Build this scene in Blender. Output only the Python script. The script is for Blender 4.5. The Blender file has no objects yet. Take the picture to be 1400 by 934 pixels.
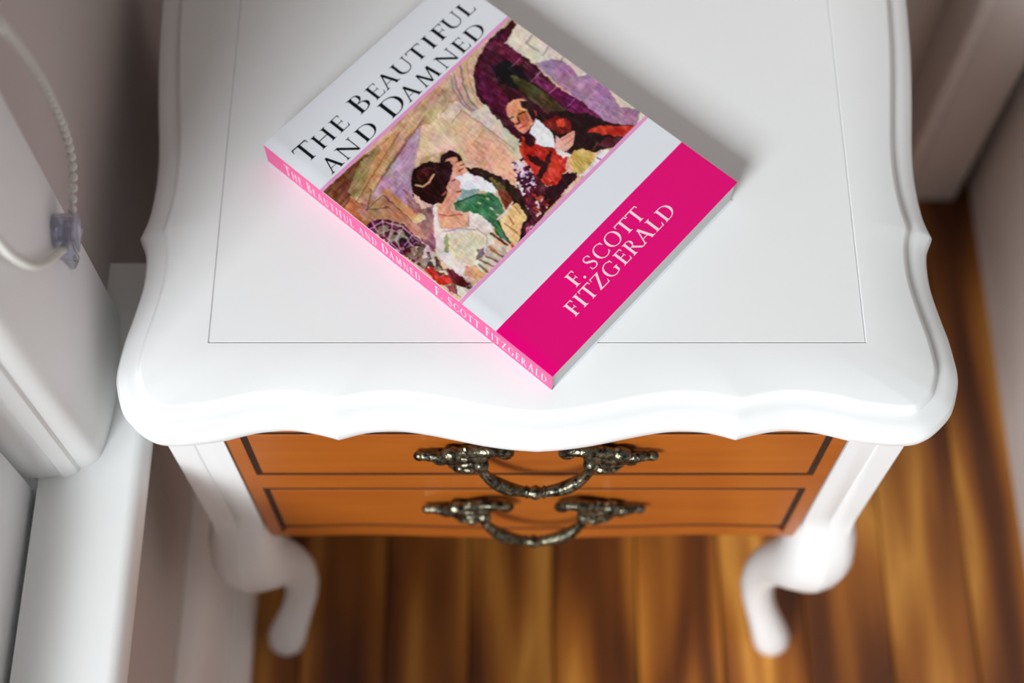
import bpy, bmesh, math, random
import numpy as np
from mathutils import Vector, Matrix
random.seed(7); np.random.seed(7)

# ------------------------------------------------------------------ camera, world, light, exposure
F_PX, ZC = 2050.0, 1.328
TH = math.atan(958.0 / F_PX)
scene = bpy.context.scene
C = scene.collection
cam_data = bpy.data.cameras.new('camera')
cam = bpy.data.objects.new('camera', cam_data); C.objects.link(cam)
cam.location = (0, 0, ZC); cam.rotation_euler = (TH, 0, 0)
cam_data.sensor_width = 36.0; cam_data.lens = F_PX / 1400 * 36.0
cam_data.clip_start = 0.02
cam_data.dof.use_dof = True; cam_data.dof.focus_distance = 0.885; cam_data.dof.aperture_fstop = 3.2
scene.camera = cam

world = bpy.data.worlds.new('world'); scene.world = world; world.use_nodes = True
bg = world.node_tree.nodes['Background']
bg.inputs[0].default_value = (1.0, 0.95, 0.90, 1); bg.inputs[1].default_value = 0.20

def area_light(name, loc, rot, sx, sy, energy, col):
    l = bpy.data.lights.new(name, 'AREA'); l.shape = 'RECTANGLE'; l.size = sx; l.size_y = sy
    l.energy = energy; l.color = col
    o = bpy.data.objects.new(name, l); C.objects.link(o); o.location = loc; o.rotation_euler = rot
    return o
# daylight outside the window in the left wall
def aim(frm, to): return (Vector(to) - Vector(frm)).to_track_quat('-Z', 'Y').to_euler()
SKY = (-0.92, -1.20, 1.64)
area_light('window_daylight', SKY, aim(SKY, (0.0, 0.42, 0.5)), 0.75, 0.75, 73.0, (0.965, 0.985, 1.0))


vs = scene.view_settings
vs.view_transform = 'Standard'; vs.look = 'None'; vs.exposure = 0.0; vs.gamma = 1.0; vs.use_curve_mapping = False

# ------------------------------------------------------------------ pixel helpers
FW = np.array([0, math.sin(TH), -math.cos(TH)]); UP = np.array([0, math.cos(TH), math.sin(TH)])
def ray(px, py): return np.array([(px - 700) / F_PX, 0, 0]) - (py - 467) / F_PX * UP + FW
def atz(px, py, z): d = ray(px, py); return np.array([0, 0, ZC]) + d * ((z - ZC) / d[2])
def atx(px, py, x): d = ray(px, py); return np.array([0, 0, ZC]) + d * (x / d[0])

# ------------------------------------------------------------------ materials
def lin(c):
    return tuple(((v / 255) / 12.92 if v / 255 <= 0.04045 else ((v / 255 + 0.055) / 1.055) ** 2.4) for v in c)
def base_mat(name):
    m = bpy.data.materials.new(name); m.use_nodes = True
    nt = m.node_tree; return m, nt, nt.nodes['Principled BSDF']
def N(nt, t, **kw):
    n = nt.nodes.new(t)
    for k, v in kw.items(): setattr(n, k, v)
    return n
def painted(name, col, rough=0.45, vary=0.03, scale=14.0, bump=0.02, spec=0.5, metallic=0.0, coat=0.0):
    m, nt, b = base_mat(name)
    tc = N(nt, 'ShaderNodeTexCoord'); no = N(nt, 'ShaderNodeTexNoise'); no.inputs['Scale'].default_value = scale
    no.inputs['Detail'].default_value = 5
    nt.links.new(tc.outputs['Object'], no.inputs['Vector'])
    r = N(nt, 'ShaderNodeValToRGB'); L = lin(col)
    r.color_ramp.elements[0].position = 0.3; r.color_ramp.elements[1].position = 0.7
    r.color_ramp.elements[0].color = (*[c * (1 - vary) for c in L], 1)
    r.color_ramp.elements[1].color = (*[min(1, c * (1 + vary)) for c in L], 1)
    nt.links.new(no.outputs['Fac'], r.inputs['Fac']); nt.links.new(r.outputs['Color'], b.inputs['Base Color'])
    b.inputs['Roughness'].default_value = rough; b.inputs['Specular IOR Level'].default_value = spec
    b.inputs['Metallic'].default_value = metallic; b.inputs['Coat Weight'].default_value = coat
    if bump:
        n2 = N(nt, 'ShaderNodeTexNoise'); n2.inputs['Scale'].default_value = scale * 9; n2.inputs['Detail'].default_value = 4
        nt.links.new(tc.outputs['Object'], n2.inputs['Vector'])
        bp = N(nt, 'ShaderNodeBump'); bp.inputs['Strength'].default_value = bump; bp.inputs['Distance'].default_value = 0.002
        nt.links.new(n2.outputs['Fac'], bp.inputs['Height']); nt.links.new(bp.outputs['Normal'], b.inputs['Normal'])
    return m
def wood(name, cols, along, across, contour, rough, coat=0.0, streak=0.35, grain_axis='Y'):
    """contour-line grain along one axis; each plank differs through its own random offset"""
    m, nt, b = base_mat(name)
    tc = N(nt, 'ShaderNodeTexCoord'); oi = N(nt, 'ShaderNodeObjectInfo')
    mp = N(nt, 'ShaderNodeMapping')
    sc = {'Y': (across, along, across), 'X': (along, across, across)}[grain_axis]
    mp.inputs['Scale'].default_value = sc
    nt.links.new(tc.outputs['Object'], mp.inputs['Vector'])
    mul = N(nt, 'ShaderNodeMath', operation='MULTIPLY'); mul.inputs[1].default_value = 60
    nt.links.new(oi.outputs['Random'], mul.inputs[0])
    cx = N(nt, 'ShaderNodeCombineXYZ'); nt.links.new(mul.outputs[0], cx.inputs[0]); nt.links.new(mul.outputs[0], cx.inputs[1])
    va = N(nt, 'ShaderNodeVectorMath', operation='ADD')
    nt.links.new(mp.outputs[0], va.inputs[0]); nt.links.new(cx.outputs[0], va.inputs[1])
    n1 = N(nt, 'ShaderNodeTexNoise'); n1.inputs['Scale'].default_value = 1.0; n1.inputs['Detail'].default_value = 1.5
    n1.inputs['Roughness'].default_value = 0.4
    nt.links.new(va.outputs[0], n1.inputs['Vector'])
    k = N(nt, 'ShaderNodeMath', operation='MULTIPLY'); k.inputs[1].default_value = contour
    nt.links.new(n1.outputs['Fac'], k.inputs[0])
    pp = N(nt, 'ShaderNodeMath', operation='PINGPONG'); pp.inputs[1].default_value = 1.0
    nt.links.new(k.outputs[0], pp.inputs[0])
    # fine streaks
    mp2 = N(nt, 'ShaderNodeMapping'); mp2.inputs['Scale'].default_value = tuple(s * 6 if s == across else s * 2 for s in sc)
    nt.links.new(tc.outputs['Object'], mp2.inputs['Vector'])
    va2 = N(nt, 'ShaderNodeVectorMath', operation='ADD')
    nt.links.new(mp2.outputs[0], va2.inputs[0]); nt.links.new(cx.outputs[0], va2.inputs[1])
    n2 = N(nt, 'ShaderNodeTexNoise'); n2.inputs['Scale'].default_value = 1.0; n2.inputs['Detail'].default_value = 6
    nt.links.new(va2.outputs[0], n2.inputs['Vector'])
    mx = N(nt, 'ShaderNodeMix'); mx.data_type = 'FLOAT'; mx.inputs[0].default_value = streak
    nt.links.new(pp.outputs[0], mx.inputs[2]); nt.links.new(n2.outputs['Fac'], mx.inputs[3])
    r = N(nt, 'ShaderNodeValToRGB')
    while len(r.color_ramp.elements) < len(cols): r.color_ramp.elements.new(0.5)
    for i, (p, c) in enumerate(cols):
        r.color_ramp.elements[i].position = p; r.color_ramp.elements[i].color = (*lin(c), 1)
    nt.links.new(mx.outputs[0], r.inputs['Fac'])
    # tone per piece
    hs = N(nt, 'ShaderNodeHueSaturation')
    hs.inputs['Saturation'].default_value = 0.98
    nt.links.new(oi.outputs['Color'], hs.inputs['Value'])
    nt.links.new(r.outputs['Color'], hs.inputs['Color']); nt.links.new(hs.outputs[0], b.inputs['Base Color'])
    b.inputs['Roughness'].default_value = rough; b.inputs['Coat Weight'].default_value = coat; b.inputs['Coat Roughness'].default_value = 0.2
    bp = N(nt, 'ShaderNodeBump'); bp.inputs['Strength'].default_value = 0.06; bp.inputs['Distance'].default_value = 0.001
    nt.links.new(mx.outputs[0], bp.inputs['Height']); nt.links.new(bp.outputs['Normal'], b.inputs['Normal'])
    return m

M = {}
M['white'] = painted('white_lacquer', (243, 245, 246), 0.32, 0.012, 9, 0.012, coat=0.15)
M['trimwhite'] = painted('white_gloss_trim', (246, 248, 248), 0.35, 0.02, 7, 0.06)
M['wall'] = painted('taupe_wall_paint', (203, 192, 188), 0.8, 0.03, 5, 0.05)
M['panel'] = painted('pale_panel_paint', (246, 240, 238), 0.55, 0.02, 5, 0.03)
M['sash'] = painted('grey_sash_enamel', (240, 240, 243), 0.3, 0.01, 8, 0.01)
M['dark'] = painted('dark_stain', (48, 26, 14), 0.6, 0.5, 160, 0.2)
M['gap'] = painted('dark_gap', (40, 28, 20), 0.9, 0.1, 30, 0)
M['honey'] = wood('honey_wood', [(0.0, (150, 72, 6)), (0.5, (172, 88, 10)), (1.0, (190, 106, 20))], 5, 22, 2.0, 0.32, 0.3, 0.6, 'X')
M['pine'] = wood('varnished_pine', [(0.0, (56, 22, 0)), (0.3, (98, 48, 3)), (0.62, (152, 88, 16)), (1.0, (212, 148, 54))], 2.4, 17, 5.0, 0.42, 0.08, 0.3, 'Y')
def metal_mat():
    m, nt, b = base_mat('aged_pewter')
    tc = N(nt, 'ShaderNodeTexCoord'); no = N(nt, 'ShaderNodeTexNoise'); no.inputs['Scale'].default_value = 260; no.inputs['Detail'].default_value = 4
    nt.links.new(tc.outputs['Object'], no.inputs['Vector'])
    r = N(nt, 'ShaderNodeValToRGB'); r.color_ramp.elements[0].position = 0.35; r.color_ramp.elements[1].position = 0.75
    r.color_ramp.elements[0].color = (*lin((34, 33, 31)), 1); r.color_ramp.elements[1].color = (*lin((150, 145, 122)), 1)
    nt.links.new(no.outputs['Fac'], r.inputs['Fac']); nt.links.new(r.outputs[0], b.inputs['Base Color'])
    b.inputs['Metallic'].default_value = 0.9; b.inputs['Roughness'].default_value = 0.27
    bp = N(nt, 'ShaderNodeBump'); bp.inputs['Strength'].default_value = 0.6; bp.inputs['Distance'].default_value = 0.0012
    n2 = N(nt, 'ShaderNodeTexNoise'); n2.inputs['Scale'].default_value = 420; nt.links.new(tc.outputs['Object'], n2.inputs['Vector'])
    nt.links.new(n2.outputs['Fac'], bp.inputs['Height']); nt.links.new(bp.outputs['Normal'], b.inputs['Normal'])
    return m
M['metal'] = metal_mat()
def glossy_print(name, col, rough=0.22):
    return painted(name, col, rough, 0.01, 20, 0.0, spec=0.16)
M['cover_white'] = glossy_print('cover_white', (232, 236, 243))
M['cover_magenta'] = glossy_print('cover_magenta', (236, 0, 122))
M['cover_pinkline'] = glossy_print('cover_pink_line', (232, 158, 208))
M['spine_pink'] = glossy_print('spine_pink', (218, 82, 142))
M['ink'] = glossy_print('cover_ink', (10, 20, 26), 0.3)
M['ink_white'] = glossy_print('cover_white_ink', (255, 222, 236), 0.3)
def pages_mat():
    m, nt, b = base_mat('page_edges')
    tc = N(nt, 'ShaderNodeTexCoord'); mp = N(nt, 'ShaderNodeMapping'); mp.inputs['Scale'].default_value = (6, 6, 2600)
    nt.links.new(tc.outputs['Object'], mp.inputs['Vector'])
    no = N(nt, 'ShaderNodeTexNoise'); no.inputs['Scale'].default_value = 1; nt.links.new(mp.outputs[0], no.inputs['Vector'])
    r = N(nt, 'ShaderNodeValToRGB'); r.color_ramp.elements[0].position = 0.3; r.color_ramp.elements[1].position = 0.7
    r.color_ramp.elements[0].color = (*lin((206, 206, 206)), 1); r.color_ramp.elements[1].color = (*lin((236, 236, 236)), 1)
    nt.links.new(no.outputs['Fac'], r.inputs['Fac']); nt.links.new(r.outputs[0], b.inputs['Base Color'])
    b.inputs['Roughness'].default_value = 0.8
    return m
M['pages'] = pages_mat()
def picture_mat():
    m, nt, b = base_mat('printed_picture')
    at = N(nt, 'ShaderNodeVertexColor'); at.layer_name = 'print'
    nt.links.new(at.outputs['Color'], b.inputs['Base Color'])
    b.inputs['Roughness'].default_value = 0.25; b.inputs['Specular IOR Level'].default_value = 0.2
    return m
M['picture'] = picture_mat()
def clear_plastic():
    m, nt, b = base_mat('clear_plastic')
    b.inputs['Base Color'].default_value = (0.80, 0.80, 0.92, 1); b.inputs['Transmission Weight'].default_value = 0.85
    b.inputs['Roughness'].default_value = 0.08; b.inputs['IOR'].default_value = 1.45
    return m
M['plastic'] = clear_plastic()
M['bead'] = painted('cream_plastic', (226, 224, 218), 0.35, 0.01, 20, 0)
def pane_mat():
    m, nt, b = base_mat('window_glass'); nt.nodes.remove(b)
    out = nt.nodes['Material Output']
    t = N(nt, 'ShaderNodeBsdfTransparent'); t.inputs[0].default_value = (0.97, 0.98, 0.98, 1)
    g = N(nt, 'ShaderNodeBsdfGlossy'); g.inputs['Roughness'].default_value = 0.02
    lw = N(nt, 'ShaderNodeLayerWeight'); pw = N(nt, 'ShaderNodeMath', operation='POWER'); pw.inputs[1].default_value = 5.0
    nt.links.new(lw.outputs['Facing'], pw.inputs[0])
    fr = N(nt, 'ShaderNodeMath', operation='MULTIPLY_ADD'); fr.inputs[1].default_value = 0.7; fr.inputs[2].default_value = 0.03
    nt.links.new(pw.outputs[0], fr.inputs[0])
    mx = N(nt, 'ShaderNodeMixShader')
    nt.links.new(fr.outputs[0], mx.inputs[0]); nt.links.new(t.outputs[0], mx.inputs[1]); nt.links.new(g.outputs[0], mx.inputs[2])
    nt.links.new(mx.outputs[0], out.inputs[0]); return m
M['pane'] = pane_mat()

# ------------------------------------------------------------------ object helpers
def link(name, me, mat, parent=None, smooth=None):
    o = bpy.data.objects.new(name, me); C.objects.link(o)
    for mm in (mat if isinstance(mat, (list, tuple)) else [mat]): me.materials.append(mm)
    if smooth is not None:
        me.shade_smooth(); me.set_sharp_from_angle(angle=math.radians(smooth))
    if parent: o.parent = parent
    return o
def mesh(name, verts, faces, mat, parent=None, smooth=None, recalc=True):
    me = bpy.data.meshes.new(name); me.from_pydata([tuple(map(float, v)) for v in verts], [], faces)
    if recalc:
        bm = bmesh.new(); bm.from_mesh(me); bmesh.ops.recalc_face_normals(bm, faces=bm.faces); bm.to_mesh(me); bm.free()
    me.update(); return link(name, me, mat, parent, smooth)
def bm_obj(name, bm, mat, parent=None, smooth=None):
    me = bpy.data.meshes.new(name); bm.normal_update(); bm.to_mesh(me); bm.free(); return link(name, me, mat, parent, smooth)
def box(bm, x0, x1, y0, y1, z0, z1, bev=0.0, seg=2):
    r = bmesh.ops.create_cube(bm, size=1.0)
    for v in r['verts']:
        v.co = Vector(((x0 + x1) / 2 + v.co.x * (x1 - x0), (y0 + y1) / 2 + v.co.y * (y1 - y0), (z0 + z1) / 2 + v.co.z * (z1 - z0)))
    if bev:
        es = list({e for v in r['verts'] for e in v.link_edges})
        bmesh.ops.bevel(bm, geom=es, offset=bev, segments=seg, affect='EDGES', profile=0.5)
def box_obj(name, b, mat, parent=None, bev=0.0, seg=2):
    bm = bmesh.new(); box(bm, *b, bev=bev, seg=seg); return bm_obj(name, bm, mat, parent, 40 if bev else None)
def empty(name, loc=(0, 0, 0)):
    o = bpy.data.objects.new(name, None); C.objects.link(o); o.location = loc; o.empty_display_size = 0.05; return o
def tag(o, label=None, cat=None, group=None, kind=None):
    if label: o['label'] = label
    if cat: o['category'] = cat
    if group: o['group'] = group
    if kind: o['kind'] = kind
    return o
def prism(name, poly, z0, z1, mat, parent=None, smooth=None):
    n = len(poly)
    v = [(p[0], p[1], z0) for p in poly] + [(p[0], p[1], z1) for p in poly]
    f = [(i, (i + 1) % n, n + (i + 1) % n, n + i) for i in range(n)] + [tuple(range(n))[::-1], tuple(range(n, 2 * n))]
    return mesh(name, v, f, mat, parent, smooth)
def crom(pts, sub):
    """open Catmull-Rom through pts"""
    P = [np.array(p, float) for p in pts]; P = [2 * P[0] - P[1]] + P + [2 * P[-1] - P[-2]]; out = []
    for i in range(1, len(P) - 2):
        for s in range(sub):
            t = s / sub; a, b, c, d = P[i - 1:i + 3]
            out.append(0.5 * (2 * b + (c - a) * t + (2 * a - 5 * b + 4 * c - d) * t * t + (3 * b - a - 3 * c + d) * t ** 3))
    out.append(P[-2]); return out
def tube(bm, pts, radii, seg=10, flat=1.0, cap=True):
    """tube along pts with a radius per point"""
    rings = []; n = len(pts); prev = None
    for i in range(n):
        p = Vector(pts[i]); t = (Vector(pts[min(i + 1, n - 1)]) - Vector(pts[max(i - 1, 0)])).normalized()
        if prev is None:
            a = Vector((0, 1, 0)) if abs(t.y) < 0.9 else Vector((1, 0, 0)); a = (a - t * a.dot(t)).normalized()
        else:
            a = (prev - t * prev.dot(t)).normalized()
        prev = a; b = t.cross(a)
        rings.append([bm.verts.new(p + (a * math.cos(2 * math.pi * k / seg) * flat + b * math.sin(2 * math.pi * k / seg)) * radii[i]) for k in range(seg)])
    for i in range(n - 1):
        for k in range(seg):
            bm.faces.new((rings[i][k], rings[i][(k + 1) % seg], rings[i + 1][(k + 1) % seg], rings[i + 1][k]))
    if cap: bm.faces.new(rings[0][::-1]); bm.faces.new(rings[-1])
def ball(bm, c, r, sx=1, sy=1, sz=1, rot=0.0, seg=12):
    mt = Matrix.Translation(Vector(c)) @ Matrix.Rotation(rot, 4, 'Y') @ Matrix.Diagonal((sx, sy, sz, 1))
    bmesh.ops.create_uvsphere(bm, u_segments=seg, v_segments=max(6, seg // 2 + 2), radius=r, matrix=mt)

# ================================================================== the room
XW, XR, YB = -0.265, 0.467, 0.835            # left wall, right wall, back wall
floor = tag(box_obj('floor', (XW - 0.1, XR + 0.1, -1.6, YB + 0.1, -0.06, -0.0125), M['gap']),
            'varnished pine plank floor with orange brown grain', 'floor', kind='structure')
PW = 0.0755
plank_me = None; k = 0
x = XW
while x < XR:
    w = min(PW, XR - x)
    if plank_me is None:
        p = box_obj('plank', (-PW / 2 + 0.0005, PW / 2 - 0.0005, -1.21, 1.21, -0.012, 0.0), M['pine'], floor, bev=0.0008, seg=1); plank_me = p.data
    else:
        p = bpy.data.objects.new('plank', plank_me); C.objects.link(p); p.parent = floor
    t_ = (0.90, 0.90, 0.95, 0.95, 1.30, 1.45, 1.30, 1.05, 0.95, 0.90)[k % 10]; p.color = (t_, t_, t_, 1)   # boards differ in tone; a daylight patch is also painted into the lighter ones
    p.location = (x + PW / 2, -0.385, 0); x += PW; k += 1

ZS = 0.453                                    # top of window stool
YW0, YW1 = -1.30, 0.318                       # window opening along the wall
bm = bmesh.new()
box(bm, XW - 0.12, XW, -1.6, YB, 0.0, ZS - 0.026)
box(bm, XW - 0.12, XW, YW1 + 0.02, YB, ZS - 0.026, 2.4)
box(bm, XW - 0.12, XW, -1.6, YW0 - 0.02, ZS - 0.026, 2.4)
box(bm, XW - 0.12, XW, YW0 - 0.02, YW1 + 0.02, 1.98, 2.4)
tag(bm_obj('wall_left', bm, M['wall']), 'taupe painted wall holding the window', 'wall', kind='structure')
tag(box_obj('wall_right', (XR, XR + 0.1, -1.6, YB + 0.1, 0.0, 0.50), M['panel'], bev=0.006), 'low pale partition wall beside the narrow strip of floor', 'wall', kind='structure')
tag(box_obj('wall_back', (XW - 0.12, XR, YB, YB + 0.1, 0.0, 2.4), M['wall']), 'shaded taupe wall behind the nightstand', 'wall', kind='structure')
tr = empty('trim_1', (0.42, 0.80, 0)); tag(tr, 'taupe door casing board standing on the floor by the back wall', 'door casing', kind='structure')
def put(o, parent):
    o.parent = parent; o.matrix_parent_inverse = Matrix.Translation(-parent.location); return o
put(box_obj('casing_board', (0.399, 0.452, 0.779, YB - 0.001, 0.0, 2.35), M['wall'], bev=0.003), tr)
put(box_obj('casing_bead', (0.384, 0.3988, 0.772, YB - 0.001, 0.0, 2.35), M['wall'], bev=0.005, seg=3), tr)
# baseboard under the window
bbp = [(XW + 0.0005, 0), (-0.231, 0), (-0.231, 0.018), (-0.234, 0.024), (-0.246, 0.028), (-0.246, 0.125), (-0.250, 0.138), (-0.257, 0.146), (XW + 0.0005, 0.15)]
v = [(a, -1.6, b) for a, b in bbp] + [(a, YB - 0.001, b) for a, b in bbp]; n = len(bbp)
tag(mesh('baseboard_left', v, [(i, (i + 1) % n, n + (i + 1) % n, n + i) for i in range(n)] + [tuple(range(n)), tuple(range(n, 2 * n))[::-1]], M['panel'], smooth=30),
    'pale baseboard with rounded shoe along the window wall', 'baseboard', kind='structure')

# window
win = tag(empty('window_1', (-0.29, -0.15, ZS)), 'white painted window with deep stool and moulded casing', 'window', kind='structure')
sp = [(-0.36, ZS - 0.026), (-0.2330, ZS - 0.026), (-0.2296, ZS - 0.022), (-0.2282, ZS - 0.014), (-0.2294, ZS - 0.006), (-0.2325, ZS - 0.0015), (-0.237, ZS), (-0.2925, ZS), (-0.2925, ZS - 0.012), (-0.36, ZS - 0.012)]
n = len(sp)
v = [(a, -1.44, b) for a, b in sp] + [(a, 0.466, b) for a, b in sp]
put(mesh('window_sill', v, [(i, (i + 1) % n, n + (i + 1) % n, n + i) for i in range(n)] + [tuple(range(n)), tuple(range(n, 2 * n))[::-1]], M['trimwhite'], smooth=40), win)
put(box_obj('sill_apron', (XW + 0.0005, -0.252, -1.40, 0.43, ZS - 0.095, ZS - 0.0265), M['panel'], bev=0.004), win)
cpx = [(164, 431), (164, 480), (160, 535), (152, 580), (144, 607), (137, 625), (129, 633), (118, 638), (110, 640), (107, 646), (100, 650), (88, 654), (84, 651), (74, 652), (58, 654)]
prof = [tuple(atz(px, py, ZS)[:2]) for px, py in cpx]
prof_s = crom(prof[:6], 3) + [np.array(p) for p in prof[6:]]
poly = [(p[0], p[1]) for p in prof_s] + [(-0.335, prof[-1][1] - 0.001), (-0.335, prof[0][1])]
put(prism('casing', poly, ZS + 0.0002, 2.05, M['trimwhite'], smooth=28), win)
mir = [(a, (YW0 + YW1) - b) for a, b in poly]
put(prism('casing', mir, ZS + 0.0002, 2.05, M['trimwhite'], smooth=28), win)
yj = prof[-1][1] - 0.004                      # near face of the far jamb
y0j = YW0 + YW1 - yj
SX = -0.2965                                  # room face of the sash
put(box_obj('bottom_rail', (SX - 0.04, SX, y0j, yj, ZS - 0.0115, ZS + 0.062), M['sash'], bev=0.003), win)
put(box_obj('top_rail', (SX - 0.04, SX, y0j, yj, 1.90, 1.975), M['sash'], bev=0.003), win)
put(box_obj('stile', (SX - 0.04, SX, yj - 0.056, yj, ZS + 0.0625, 1.8995), M['sash'], bev=0.003), win)
put(box_obj('stile', (SX - 0.04, SX, y0j, y0j + 0.056, ZS + 0.0625, 1.8995), M['sash'], bev=0.003), win)
put(box_obj('window_pane', (SX - 0.022, SX - 0.018, y0j + 0.05, yj - 0.05, ZS + 0.057, 1.905), M['pane']), win)
def rrect(y0, y1, z0, z1, r, x):
    pts = []
    for cy, cz, a0 in ((y1 - r, z1 - r, 0), (y0 + r, z1 - r, 90), (y0 + r, z0 + r, 180), (y1 - r, z0 + r, 270)):
        for i in range(7):
            a = math.radians(a0 + 15 * i); pts.append((x, cy + r * math.cos(a), cz + r * math.sin(a)))
    return pts
bm = bmesh.new(); rp = rrect(y0j + 0.054, yj - 0.054, ZS + 0.0605, 1.9015, 0.012, SX - 0.006); rp.append(rp[0]); rp.append(rp[1])
tube(bm, rp, [0.0035] * len(rp), 8)
put(bm_obj('glazing_bead', bm, M['trimwhite'], None, 60), win)

# ================================================================== nightstand
XC, ZT = 0.0150, 0.520
ns = tag(empty('nightstand', (XC, 0.5, 0.0)), 'white painted French style nightstand with scalloped top and two honey wood drawers', 'nightstand')
def P(o): return put(o, ns)
# --- top: half outline from the photograph, taken at the widest level of the edge
half_front = [[(735, 615), (700, 612.5), (660, 607), (615, 598), (575, 590.5), (540, 587), (500, 589.5), (462, 599)],
              [(462, 599), (447, 595), (425, 590), (395, 586), (357, 588.5), (330, 594), (303, 600.5), (270, 605), (245, 607), (219, 606), (200, 599), (181, 583), (167, 564), (160, 534), (160, 515), (164, 496), (172, 467), (182, 440), (195, 400), (199.5, 370), (199, 350), (192, 330)],
              [(192, 330), (205, 300), (214, 255), (217, 210), (216, 140), (217, 75), (222, 0)]]
ze = ZT - 0.016
segs = [[atz(px, py, ze)[:2] for px, py in s] for s in half_front]
segs[2] += [np.array([segs[2][-1][0] + 0.000, 0.672]), np.array([segs[2][-1][0] + 0.002, 0.692])]
half = []
for s in segs:
    c = crom(s, 4); half += c if not half else c[1:]
half[0] = np.array([XC, half[0][1]])
half.append(np.array([half[-1][0] + 0.012, 0.700]))
for t in (0.15, 0.4, 0.7): half.append(np.array([half[-1][0] * (1 - t) + XC * t, 0.700]))
right = [np.array([2 * XC - p[0], p[1]]) for p in half[1:][::-1]]
outline = [np.array(p) for p in half] + [np.array([XC, 0.700])] + right
n = len(outline)
CUSPS = []
for q_ in (segs[0][-1], segs[1][-1]):
    for q2 in (q_, np.array([2 * XC - q_[0], q_[1]])):
        CUSPS.append(min(range(n), key=lambda j: np.linalg.norm(outline[j] - q2)))
def offset(poly, d):
    out = []
    m = len(poly)
    for i in range(m):
        a, b, c = poly[i - 1], poly[i], poly[(i + 1) % m]
        e1 = (b - a) / np.linalg.norm(b - a); e2 = (c - b) / np.linalg.norm(c - b)
        n1 = np.array([e1[1], -e1[0]]); n2 = np.array([e2[1], -e2[0]])
        nn = n1 + n2; nn = nn / np.linalg.norm(nn); k = min(1.35, 1 / max(0.4, nn @ n1))
        out.append(b + nn * d * k)
    for ci in CUSPS:                           # inward offsets of the cusps: trim what crosses the bisector
        a, b, c = poly[ci - 1], poly[ci], poly[(ci + 1) % m]
        e1 = (b - a) / np.linalg.norm(b - a); e2 = (c - b) / np.linalg.norm(c - b)
        n1 = np.array([e1[1], -e1[0]]); n2 = np.array([e2[1], -e2[0]]); nn = n1 + n2; nn /= np.linalg.norm(nn)
        tg = np.array([-nn[1], nn[0]]); tg = tg if tg @ (e1 + e2) > 0 else -tg
        keep = {}
        for sd in (-1, 1):
            j = 1
            while j < 12 and sd * ((out[(ci + sd * j) % m] - b) @ tg) < 0.0002: j += 1
            keep[sd] = j
        mid = (out[(ci - keep[-1]) % m] + out[(ci + keep[1]) % m]) / 2
        tip = mid if (keep[-1] > 1 or keep[1] > 1) else out[ci]
        out[ci] = tip
        for sd in (-1, 1):
            for j in range(1, keep[sd]):
                out[(ci + sd * j) % m] = tip + (out[(ci + sd * keep[sd]) % m] - tip) * (j / keep[sd])
    return out
area2 = sum(outline[i - 1][0] * outline[i][1] - outline[i][0] * outline[i - 1][1] for i in range(n))
sgn = -1.0 if area2 > 0 else 1.0
PROF = [(0.030, -0.0262), (0.008, -0.0262), (0.0035, -0.0252), (0.0012, -0.0228), (0.0, -0.0175), (0.0006, -0.0130), (0.0025, -0.0095), (0.0060, -0.0072), (0.0100, -0.0060), (0.0128, -0.0056), (0.0143, -0.0050), (0.0158, -0.0022), (0.0172, -0.0006), (0.0186, 0.0)]
verts, faces = [], []
def smooth_ring(r, it):
    for _ in range(it): r = [(r[i - 1] + 2 * r[i] + r[(i + 1) % n]) / 4 for i in range(n)]
    return r
for d, z in PROF:
    ring = offset(outline, sgn * d)
    if d > 0.012: ring = smooth_ring(ring, 2)
    verts += [(p[0], p[1], ZT + z) for p in ring]
for r in range(len(PROF) - 1):
    for i in range(n): faces.append((r * n + i, r * n + (i + 1) % n, (r + 1) * n + (i + 1) % n, (r + 1) * n + i))
PX0, PX1, PY0, PY1 = XC - 0.1960, XC + 0.1960, 0.3765, 0.655
cx, cy = XC, 0.5
inner = [np.array(v[:2]) for v in verts[-n:]]
rect = []
for p in inner:
    d = p - (cx, cy); t = min(((PX1 - cx) if d[0] > 0 else (PX0 - cx)) / d[0] if abs(d[0]) > 1e-9 else 9e9, ((PY1 - cy) if d[1] > 0 else (PY0 - cy)) / d[1] if abs(d[1]) > 1e-9 else 9e9)
    rect.append(np.array([cx, cy]) + d * t)
for q in ((PX0, PY0), (PX1, PY0), (PX1, PY1), (PX0, PY1)):
    i = min(range(n), key=lambda j: np.linalg.norm(rect[j] - q)); rect[i] = np.array(q, float)
def ringverts(r, ins, z):
    out = []
    for p in r:
        x = p[0] + (ins if abs(p[0] - PX0) < 1e-6 else -ins if abs(p[0] - PX1) < 1e-6 else 0)
        y = p[1] + (ins if abs(p[1] - PY0) < 1e-6 else -ins if abs(p[1] - PY1) < 1e-6 else 0)
        out.append((x, y, z))
    return out
base = len(verts) - n
for ins, z in ((0, 0), (0.0006, -0.0011), (0.0011, -0.0011)):
    nb = len(verts); verts += ringverts(rect, ins, ZT + z)
    for i in range(n): faces.append((base + i, base + (i + 1) % n, nb + (i + 1) % n, nb + i))
    base = nb
faces.append(tuple(range(base, base + n)))
faces.append(tuple(range(n)))
P(mesh('tabletop', verts, faces, M['white'], smooth=26))
bm = bmesh.new()
g = 0.0010
vb = [bm.verts.new(q) for q in ((PX0 + g, PY0 + g, ZT - 0.0010), (PX1 - g, PY0 + g, ZT - 0.0010), (PX1 - g, PY1 - g, ZT - 0.0010), (PX0 + g, PY1 - g, ZT - 0.0010))]
h = 0.0011
vt = [bm.verts.new(q) for q in ((PX0 + h, PY0 + h, ZT - 0.0002), (PX1 - h, PY0 + h, ZT - 0.0002), (PX1 - h, PY1 - h, ZT - 0.0002), (PX0 + h, PY1 - h, ZT - 0.0002))]
bm.faces.new(vt)
for i in range(4): bm.faces.new((vb[i], vb[(i + 1) % 4], vt[(i + 1) % 4], vt[i]))
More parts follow.
